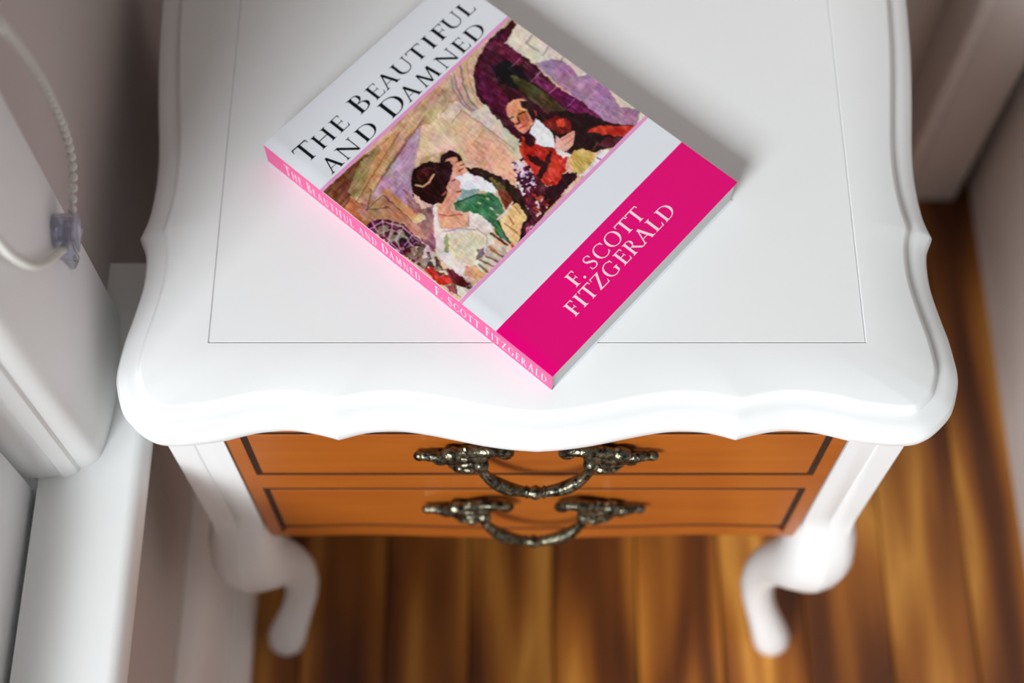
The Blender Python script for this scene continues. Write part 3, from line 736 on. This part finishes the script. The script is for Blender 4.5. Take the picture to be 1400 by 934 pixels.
for p in ([(692, 294), (698, 306)], [(686, 304), (704, 318)], [(700, 282), (708, 292)]): stroke(p, 1.5, (140, 84, 44), 0.8)
stroke([(678, 298), (690, 288), (697, 276)], 3, (232, 214, 206)); stroke([(722, 296), (712, 306), (708, 330), (702, 340)], 3.4, (38, 14, 26))
fill([(605, 220), (618, 211), (630, 221), (635, 232), (628, 240), (619, 239), (613, 230)], (228, 164, 134), 12, wob=0.3)
fill([(597, 224), (600, 212), (612, 205), (624, 210), (629, 219), (624, 222), (620, 214), (608, 217), (602, 226)], (50, 22, 20), 10, wob=0.4)
for p in ([(620, 222), (625, 219)], [(626, 226), (631, 224)], [(624, 234), (630, 230)]): stroke(p, 1.6, (96, 36, 30), 0.9, 0.2)
# seated woman
fill([(590, 282), (595, 277), (600, 308), (607, 312), (638, 310), (638, 288), (656, 293), (668, 306), (673, 336), (661, 366), (648, 379), (630, 376), (610, 362), (596, 346), (591, 312)], (232, 222, 216), 10)
fill([(606, 318), (640, 315), (659, 321), (658, 345), (641, 361), (620, 352), (608, 336)], (228, 214, 188), 10)
fill([(608, 250), (614, 238), (620, 244), (627, 248), (625, 255), (629, 262), (623, 270), (616, 275), (614, 286), (624, 288), (636, 296), (638, 308), (625, 311), (601, 311), (596, 300), (596, 280), (605, 272)], (228, 172, 142), 10, wob=0.3)
fill([(559, 246), (562, 232), (572, 225), (584, 221), (600, 223), (612, 221), (617, 231), (613, 244), (607, 256), (610, 262), (604, 276), (590, 279), (576, 276), (563, 268), (560, 257)], (44, 15, 18), 14)
fill([(564, 236), (578, 228), (592, 230), (584, 244), (570, 250)], (76, 26, 28), 20)
fill([(562, 262), (572, 272), (584, 280), (578, 284), (568, 276)], (232, 196, 176), 10)
stroke([(566, 252), (576, 254), (585, 248), (590, 238)], 2.4, (226, 176, 146)); stroke([(603, 266), (607, 262)], 3, (196, 110, 86), 0.9)
for p in ([(615, 247), (619, 245)], [(622, 262), (627, 261)]): stroke(p, 1.6, (90, 34, 30), 0.9, 0.2)
stroke([(598, 292), (610, 294), (622, 292), (630, 293)], 1.2, (150, 80, 66), 0.9)
stroke([(604, 316), (624, 311), (650, 313), (662, 320), (664, 340), (656, 352)], 1.8, (176, 150, 166), 0.8)
fill([(604, 322), (610, 318), (612, 344), (606, 342)], (158, 156, 116), 14); fill([(650, 340), (660, 336), (658, 350), (648, 354)], (132, 112, 126), 14)
stroke([(638, 292), (638, 308)], 1.2, (160, 110, 100), 0.8)
fill([(634, 362), (648, 361), (663, 375), (652, 381), (632, 374)], (222, 166, 128), 10)
fill([(664, 332), (690, 335), (692, 345), (672, 370), (656, 358)], (208, 192, 178), 16)
for p in ([(650, 352), (676, 364)], [(662, 348), (680, 358)], [(668, 340), (686, 350)], [(652, 360), (668, 372)]): stroke(p, 2.6, (96, 66, 60), 0.75)
stroke([(666, 336), (676, 344)], 3, (160, 96, 70), 0.8); stroke([(668, 318), (690, 334)], 3.0, (60, 22, 26), 0.9); stroke([(697, 334), (700, 338)], 4, (196, 50, 56), 0.9)
pad = np.pad(img, ((1, 1), (1, 1), (0, 0)), 'edge')               # soften the patch edges, then brush texture over all
img = (img * 4 + pad[:-2, 1:-1] + pad[2:, 1:-1] + pad[1:-1, :-2] + pad[1:-1, 2:]) / 8
lum = img.mean(-1, keepdims=True) / 255
for cell, ang_, st_, amp in ((1.5, 0.7, 4, 30), (3.0, 2.2, 3, 26), (7.0, 0.9, 2, 26), (18.0, 0, 1, 22)):
    for ch in range(3):
        if ch == 0: common = vnoise(PXx, PYy, cell, ang_, st_)
        own = vnoise(PXx, PYy, cell * 1.6, ang_ + 0.4, st_)
        img[..., ch] += (common * 0.8 + own * 0.45) * amp * (0.35 + 1.0 * lum[..., 0] * (1.15 - lum[..., 0]) * 2.2)
img = (img - 128) * 1.06 + 126
img = np.clip(img, 4, 250) / 255.0
col = np.where(img <= 0.04045, img / 12.92, ((img + 0.055) / 1.055) ** 2.4)
zz = np.interp(uu / 1000, [p for p in US], [zf(p) for p in US]) + 0.00006
co = np.stack([uu / 1000, -vv / 1000, zz], -1).reshape(-1, 3)
idx = np.arange(NU * NV).reshape(NV, NU)
q = np.stack([idx[:-1, :-1], idx[1:, :-1], idx[1:, 1:], idx[:-1, 1:]], -1).reshape(-1, 4)
me = bpy.data.meshes.new('cover_picture'); me.from_pydata(co.tolist(), [], q.tolist())
ca = me.color_attributes.new('print', 'FLOAT_COLOR', 'POINT')
ca.data.foreach_set('color', np.concatenate([col.reshape(-1, 3), np.ones((NU * NV, 1))], 1).astype(np.float32).ravel())
pic = link('cover_picture', me, M['picture'], book)
pic['label'] = 'painted print of an elegant party in warm reds, greens and creams'

# ---- lettering: own roman capitals, cap height 1
def arc(cx, cy, rx, ry, a0, a1, k=14): return [(cx + rx * math.cos(math.radians(a0 + (a1 - a0) * i / k)), cy + ry * math.sin(math.radians(a0 + (a1 - a0) * i / k))) for i in range(k + 1)]
TK, TN, SF = 0.150, 0.064, 0.085              # thick stem, thin stroke, serif reach
def bar(x0, y0, x1, y1, w0, w1=None):
    w1 = w0 if w1 is None else w1
    d = math.hypot(x1 - x0, y1 - y0); nx, ny = -(y1 - y0) / d, (x1 - x0) / d
    return [(x0 + nx * w0 / 2, y0 + ny * w0 / 2), (x1 + nx * w1 / 2, y1 + ny * w1 / 2), (x1 - nx * w1 / 2, y1 - ny * w1 / 2), (x0 - nx * w0 / 2, y0 - ny * w0 / 2)]
def serif(x, y, w, up):                       # flat serif under / over a stem of width w centred at x
    s = 1 if up else -1; h = w / 2
    return [(x - h - SF, y), (x + h + SF, y), (x + h + SF, y + s * 0.022), (x + h + 0.015, y + s * 0.05), (x + h, y + s * 0.10), (x - h, y + s * 0.10), (x - h - 0.015, y + s * 0.05), (x - h - SF, y + s * 0.022)]
def stem(x, w=TK, y0=0.0, y1=1.0, b=True, t=True):
    r = [[(x - w / 2, y0), (x + w / 2, y0), (x + w / 2, y1), (x - w / 2, y1)]]
    if b: r.append(serif(x, y0, w, True))
    if t: r.append(serif(x, y1, w, False))
    return r
def crescent(out, inn): return [out + inn[::-1]]
def strip(a, b):                              # quads between two equally long rows of points
    return [[a[i], a[i + 1], b[i + 1], b[i]] for i in range(len(a) - 1)]
def bowl(cx, cy, rx, ry, a0, a1, tmax, tmin, k=18):
    o, n_ = [], []
    for i in range(k + 1):
        a = math.radians(a0 + (a1 - a0) * i / k); t = tmin + (tmax - tmin) * abs(math.cos(a)) ** 1.5
        o.append((cx + rx * math.cos(a), cy + ry * math.sin(a)))
        n_.append((cx + (rx - t) * math.cos(a), cy + (ry - tmin) * math.sin(a)))
    return strip(o, n_)
def g_T(): return stem(0.42, t=False) + [bar(0.02, 0.972, 0.82, 0.972, TN)] + [[(0.0, 0.80), (0.035, 0.80), (0.075, 0.95), (0.02, 1.0)], [(0.84, 0.80), (0.805, 0.80), (0.765, 0.95), (0.82, 1.0)]]
def g_H(): return stem(0.17) + stem(0.80) + [bar(0.17, 0.52, 0.80, 0.52, TN)]
def g_E(w=0.62): return stem(0.17) + [bar(0.17, 0.974, w - 0.06, 0.974, 0.05), bar(0.17, 0.53, w - 0.12, 0.53, 0.05), bar(0.17, 0.026, w, 0.026, 0.05), [(w - 0.10, 1.0), (w - 0.035, 1.0), (w - 0.04, 0.80), (w - 0.07, 0.80)], [(w - 0.13, 0.64), (w - 0.10, 0.64), (w - 0.10, 0.42), (w - 0.13, 0.42)], [(w - 0.08, 0.0), (w - 0.02, 0.0), (w + 0.04, 0.22), (w + 0.01, 0.22)]]
def g_F(): return stem(0.17) + [bar(0.17, 0.974, 0.54, 0.974, 0.05), bar(0.17, 0.50, 0.46, 0.50, 0.05), [(0.48, 1.0), (0.56, 1.0), (0.56, 0.79), (0.53, 0.79)], [(0.44, 0.62), (0.47, 0.62), (0.47, 0.38), (0.44, 0.38)]]
def g_L(): return stem(0.17) + [bar(0.17, 0.026, 0.60, 0.026, 0.05), [(0.50, 0.0), (0.58, 0.0), (0.64, 0.24), (0.61, 0.24)]]
def g_I(): return stem(0.17)
def g_A(): return [bar(0.10, 0.0, 0.43, 1.0, TN), bar(0.73, 0.0, 0.42, 1.02, TK), bar(0.22, 0.33, 0.62, 0.33, 0.045), [(-0.02, 0), (0.22, 0), (0.22, 0.022), (0.13, 0.08), (0.09, 0.08), (-0.02, 0.022)], [(0.60, 0), (0.90, 0), (0.90, 0.022), (0.76, 0.09), (0.66, 0.09), (0.60, 0.022)]]
def g_B(): return stem(0.17) + bowl(0.30, 0.765, 0.27, 0.235, -90, 90, 0.12, 0.04) + bowl(0.30, 0.27, 0.36, 0.27, -90, 90, 0.135, 0.045) + [bar(0.15, 0.98, 0.31, 0.98, 0.04), bar(0.15, 0.535, 0.31, 0.535, 0.04), bar(0.15, 0.022, 0.31, 0.022, 0.044)]
def g_D(): return stem(0.17) + bowl(0.34, 0.5, 0.52, 0.5, -90, 90, 0.145, 0.045) + [bar(0.15, 0.978, 0.345, 0.978, 0.044), bar(0.15, 0.022, 0.345, 0.022, 0.044)]
def g_R(): return stem(0.17) + bowl(0.32, 0.745, 0.28, 0.255, -90, 90, 0.125, 0.04) + [bar(0.15, 0.98, 0.33, 0.98, 0.04), bar(0.15, 0.51, 0.33, 0.51, 0.04), bar(0.36, 0.52, 0.74, 0.03, 0.12, 0.11), [(0.68, 0.10), (0.74, 0.0), (0.90, -0.02), (0.90, 0.01), (0.79, 0.06)]]
def g_U():
    o = [(0.11, 0.40)] + arc(0.46, 0.36, 0.35, 0.38, 180, 360, 18) + [(0.81, 0.40)]; i_ = [(0.245, 0.40)] + arc(0.50, 0.36, 0.255, 0.315, 180, 360, 18) + [(0.755, 0.40)]
    return [[(0.11, 0.38), (0.245, 0.38), (0.245, 1.0), (0.11, 1.0)], [(0.755, 0.38), (0.81, 0.38), (0.81, 1.0), (0.755, 1.0)], serif(0.178, 1, TK, False), serif(0.783, 1, TN, False)] + strip(o, i_)
def g_N(): return [[(0.13, 0), (0.185, 0), (0.185, 0.96), (0.13, 0.96)], [(0.845, -0.02), (0.90, 0.0), (0.90, 1), (0.845, 1)], bar(0.16, 0.965, 0.86, 0.03, 0.14), [(0.0, 1.0), (0.20, 1.0), (0.22, 0.93), (0.13, 0.93), (0.0, 0.978)], serif(0.158, 0, TN, True), serif(0.872, 1, TN, False)]
def g_M(): return [bar(0.13, 0.0, 0.22, 1.0, TN), bar(0.24, 0.98, 0.56, 0.04, 0.13), bar(0.56, 0.02, 0.86, 1.0, TN), bar(0.88, 1.0, 0.98, 0.0, TK), [(0.02, 0), (0.25, 0), (0.25, 0.022), (0.16, 0.08), (0.11, 0.08), (0.02, 0.022)], [(0.86, 0), (1.11, 0), (1.11, 0.022), (1.03, 0.09), (0.92, 0.09), (0.86, 0.022)], [(0.17, 1.0), (0.27, 1.0), (0.27, 0.92), (0.21, 0.92)], [(0.82, 1.0), (0.93, 1.0), (0.93, 0.92), (0.84, 0.92)]]
def g_O(): return bowl(0.5, 0.5, 0.48, 0.52, 0, 360, 0.145, 0.05, 36)
def g_C(): return bowl(0.5, 0.5, 0.48, 0.52, 52, 308, 0.145, 0.05, 26) + [[(0.74, 0.93), (0.83, 0.97), (0.84, 0.72), (0.81, 0.72), (0.77, 0.86)], [(0.77, 0.14), (0.82, 0.25), (0.85, 0.25), (0.84, 0.08), (0.76, 0.06)]]
def g_G(): return bowl(0.5, 0.5, 0.48, 0.52, 52, 290, 0.145, 0.05, 26) + [[(0.74, 0.93), (0.83, 0.97), (0.84, 0.72), (0.81, 0.72), (0.77, 0.86)], [(0.71, 0.05), (0.845, 0.09), (0.845, 0.42), (0.71, 0.42)], serif(0.778, 0.44, TK, False), [(0.60, 0.0), (0.72, 0.03), (0.80, 0.08), (0.70, 0.10)]]
def g_S():
    c = crom([(0.52, 0.80), (0.46, 0.93), (0.30, 0.975), (0.15, 0.90), (0.11, 0.75), (0.19, 0.61), (0.34, 0.51), (0.49, 0.40), (0.55, 0.25), (0.48, 0.09), (0.30, 0.025), (0.14, 0.07), (0.08, 0.21)], 4)
    m = len(c) - 1; L_, R_ = [], []
    for i in range(m + 1):
        t = c[min(i + 1, m)] - c[max(i - 1, 0)]; t = t / np.linalg.norm(t); w = 0.045 + 0.095 * math.exp(-((i / m - 0.5) / 0.2) ** 2)
        L_.append((c[i][0] - t[1] * w / 2, c[i][1] + t[0] * w / 2)); R_.append((c[i][0] + t[1] * w / 2, c[i][1] - t[0] * w / 2))
    return strip(L_, R_) + [[(0.48, 0.92), (0.55, 0.96), (0.55, 0.74), (0.52, 0.74)], [(0.06, 0.28), (0.09, 0.28), (0.13, 0.08), (0.06, 0.04)]]
def g_Z(): return [bar(0.10, 0.973, 0.74, 0.973, 0.054), bar(0.04, 0.027, 0.76, 0.027, 0.054), bar(0.64, 0.97, 0.13, 0.03, 0.14), [(0.08, 1.0), (0.14, 1.0), (0.10, 0.79), (0.07, 0.79)], [(0.70, 0.0), (0.77, 0.0), (0.82, 0.23), (0.79, 0.23)]]
def g_dot(): return [arc(0.10, 0.075, 0.085, 0.085, 0, 360, 12)[:-1]]
GL = dict(T=(g_T, 0.84), H=(g_H, 0.97), E=(g_E, 0.66), F=(g_F, 0.56), L=(g_L, 0.64), I=(g_I, 0.34), A=(g_A, 0.90), B=(g_B, 0.66), D=(g_D, 0.86), R=(g_R, 0.90), U=(g_U, 0.90), N=(g_N, 0.98), M=(g_M, 1.12), O=(g_O, 1.0), C=(g_C, 0.86), G=(g_G, 0.95), S=(g_S, 0.60), Z=(g_Z, 0.82))
GL['.'] = (g_dot, 0.2)
def letters(name, items, mat, place, label, wt=1.0):
    """items: (char, left, width, cap height, baseline); place maps flat (a, b) to the cover"""
    V, Fc = [], []
    for ch, u0, w, hgt, base_ in items:
        fn, adv = GL[ch]; sx = w / adv
        for k_, pl in enumerate(fn()):
            st = len(V); V += [place(u0 + x_ * sx, base_ + y_ * hgt, k_) for x_, y_ in pl]; Fc.append(tuple(range(st, st + len(pl))))
    o = mesh(name, V, Fc, mat, book, recalc=False); o['label'] = label; return o
def on_cover(a, b, k_=0): return (a / 1000, b / 1000, zf(a / 1000) + 0.00008 + 0.000001 * (k_ % 5))
t1 = [('T', 7.4, 12.2, 13.6), ('H', 21.3, 13, 11.2), ('E', 37.2, 9.2, 11.2), ('B', 55.3, 11, 13.4), ('E', 69.4, 9.2, 11), ('A', 79.2, 12.3, 11), ('U', 92, 13.2, 11), ('T', 106.5, 12, 11), ('I', 121, 5.4, 11), ('F', 129.5, 9, 11), ('U', 139, 13.2, 11), ('L', 154, 9.4, 11)]
letters('title_lettering', [(c, u, w, h_, -30.2) for c, u, w, h_ in t1], M['ink'], on_cover, 'black capitals reading THE BEAUTIFUL')
t2 = [('A', 12.6, 11.4, 11), ('N', 25.3, 13.4, 11.2), ('D', 42.6, 13, 11.2), ('D', 66, 15, 13.6), ('A', 82, 12, 11), ('M', 96.3, 15.6, 11), ('N', 115, 13.4, 11), ('E', 131, 9.2, 11), ('D', 142.2, 13, 11)]
letters('title_lettering', [(c, u, w, h_, -47.0) for c, u, w, h_ in t2], M['ink'], on_cover, 'black capitals reading AND DAMNED')
a1 = [('F', 52.6, 6.6), ('.', 60.2, 2.0), ('S', 67.5, 6.4), ('C', 75.6, 9.4), ('O', 86, 11.4), ('T', 98, 9.8), ('T', 108.2, 9.8)]
letters('author_lettering', [(c, u, w, 9.6, -209.3) for c, u, w in a1], M['ink_white'], on_cover, 'pale pink capitals reading F. SCOTT')
a2 = [('F', 37.6, 6.4), ('I', 45.6, 4.2), ('T', 50.6, 9.2), ('Z', 60.4, 9.0), ('G', 70.2, 10.4), ('E', 82.6, 7.4), ('R', 91.2, 10.2), ('A', 101, 10.6), ('L', 112.6, 7.6), ('D', 121.6, 10.2)]
letters('author_lettering', [(c, u, w, 9.6, -221.4) for c, u, w in a2], M['ink_white'], on_cover, 'pale pink capitals reading FITZGERALD')
def on_spine(a, b, k_=0):
    t = (b / 1000 - 0.0004) / (zf(0) - 0.0004); return (spx(min(1, max(0, t))) - 0.00012 - 0.000001 * (k_ % 5), -a / 1000, b / 1000)
def run(text, a0, a1, big, small):
    words = []; x_ = 0.0
    for i, ch in enumerate(text):
        if ch == ' ': x_ += 0.62; continue
        up = ch.isupper(); h_ = 1.0 if up else small / big
        w = GL[ch.upper()][1] * h_; words.append((ch.upper(), x_, w, h_ * big)); x_ += w + 0.24
    k_ = (a1 - a0) / (x_ - 0.24)
    return [(c, a0 + p_ * k_, w * k_, h_, 4.6) for c, p_, w, h_ in words]
letters('spine_lettering', run('The Beautiful and Damned', 17.0, 131.5, 11.0, 8.8), M['ink_white'], on_spine, 'pale capitals reading THE BEAUTIFUL AND DAMNED')
letters('spine_lettering', run('F. SCOTT FITZGERALD'.replace('COTT', 'cott').replace('ITZGERALD', 'itzgerald'), 144.0, 232, 11.0, 9.0), M['ink_white'], on_spine, 'pale capitals reading F. SCOTT FITZGERALD')

# ================================================================== blind chain and its clear tensioner
CXF = prof[0][0] + 0.0005                      # room face of the casing
ten = tag(empty('chain_tensioner', tuple(atx(92, 345, CXF))), 'clear plastic chain tensioner screwed to the white window casing', 'chain tensioner')
tp = atx(94, 322, -0.2455)                     # centre of the wheel
ty, tz = tp[1], tp[2]
def yz_prism(name, pts, x0, x1, mat, bev=0.0008):
    bm = bmesh.new()
    f = bm.faces.new([bm.verts.new((x0, a, b)) for a, b in pts])
    r = bmesh.ops.extrude_face_region(bm, geom=[f])
    bmesh.ops.translate(bm, verts=[e for e in r['geom'] if isinstance(e, bmesh.types.BMVert)], vec=(x1 - x0, 0, 0))
    bmesh.ops.recalc_face_normals(bm, faces=bm.faces)
    if bev: bmesh.ops.bevel(bm, geom=[e for e in bm.edges], offset=bev, segments=2, affect='EDGES', profile=0.5)
    return put(bm_obj(name, bm, mat, None, 35), ten)
def arch(w, top_, bot, r):
    return [(ty - w, tz + bot), (ty + w, tz + bot)] + [(ty + w * math.cos(math.radians(a)), tz + top_ - r + r * math.sin(math.radians(a))) for a in range(0, 181, 20)]
yz_prism('back_plate', arch(0.0105, 0.014, -0.012, 0.010), CXF, CXF + 0.0022, M['plastic'])
_o = arch(0.0105, 0.014, -0.009, 0.010); _i = arch(0.0088, 0.0123, -0.009, 0.0085)
yz_prism('housing', [_o[1]] + _o[2:] + [_o[0], _i[0]] + _i[2:][::-1] + [_i[1]], CXF + 0.0023, CXF + 0.0135, M['plastic'], 0)
yz_prism('front_plate', arch(0.0090, 0.012, -0.004, 0.009), CXF + 0.0136, CXF + 0.0150, M['plastic'])
yz_prism('screw_tab', [(ty - 0.0055, tz - 0.030), (ty + 0.0015, tz - 0.034), (ty + 0.0085, tz - 0.012), (ty - 0.0085, tz - 0.012)], CXF, CXF + 0.0055, M['plastic'], 0.001)
bm = bmesh.new()
tube(bm, [(CXF + 0.0023, ty, tz + 0.001), (CXF + 0.0119, ty, tz + 0.001)], [0.0042, 0.0042], 16)
put(bm_obj('wheel', bm, M['plastic'], None, 40), ten)
bm = bmesh.new(); ball(bm, (CXF + 0.0058, ty - 0.001, tz - 0.024), 0.0022, 0.5, 1, 1); put(bm_obj('screw', bm, M['metal'], None, 60), ten)

chain = tag(empty('blind_chain', (CXF + 0.007, ty, tz)), 'cream beaded roller blind chain looping through the clear tensioner', 'blind chain')
cm = CXF + 0.0072
e0, e1 = atx(-70, -70, -0.226), atx(-160, 130, cm + 0.016)
pts = [(-0.222, e0[1] - 0.02, 1.92), (-0.2225, e0[1] - 0.012, 1.35), e0, atx(0, 30, -0.233), atx(32, 72, -0.236), atx(62, 120, -0.239), atx(86, 172, -0.2415), atx(97, 212, -0.243), atx(100, 245, -0.244), atx(99, 275, -0.2448), atx(97, 300, cm)]
pts += [(cm, ty + 0.0062 * math.cos(math.radians(a)), tz + 0.001 + 0.0062 * math.sin(math.radians(a))) for a in (20, -40, -90, -140)]
pts += [atx(66, 356, cm + 0.001), atx(45, 363, cm + 0.002), atx(20, 352, cm + 0.003), atx(0, 333, cm + 0.004), atx(-60, 262, cm + 0.010), e1, (-0.225, e1[1] + 0.006, 1.35), (-0.222, e1[1] + 0.012, 1.92)]
path = crom(pts, 10)
seglen = [0.0]
for a, b in zip(path[:-1], path[1:]): seglen.append(seglen[-1] + float(np.linalg.norm(b - a)))
bm = bmesh.new(); tube(bm, [tuple(p) for p in path], [0.0007] * len(path), 6); put(bm_obj('cord', bm, M['bead'], None, 60), chain)
bm = bmesh.new(); bmesh.ops.create_uvsphere(bm, u_segments=10, v_segments=7, radius=0.0027)
bead_me = bpy.data.meshes.new('bead'); bm.to_mesh(bead_me); bm.free(); bead_me.materials.append(M['bead']); bead_me.shade_smooth()
parr = np.array(path); s_ = 0.002
bm = bmesh.new()
while s_ < seglen[-1]:
    q_ = [float(np.interp(s_, seglen, parr[:, k_])) for k_ in range(3)]; s_ += 0.0062
    if q_[2] > 0.86:                           # the run far above, towards the blind
        bmesh.ops.create_uvsphere(bm, u_segments=6, v_segments=4, radius=0.0027, matrix=Matrix.Translation(q_)); continue
    o = bpy.data.objects.new('bead', bead_me); C.objects.link(o); o.location = q_
    o.parent = chain; o.matrix_parent_inverse = Matrix.Translation(-chain.location)
upper = put(bm_obj('upper_bead_run', bm, M['bead'], None, 60), chain); upper['kind'] = 'stuff'
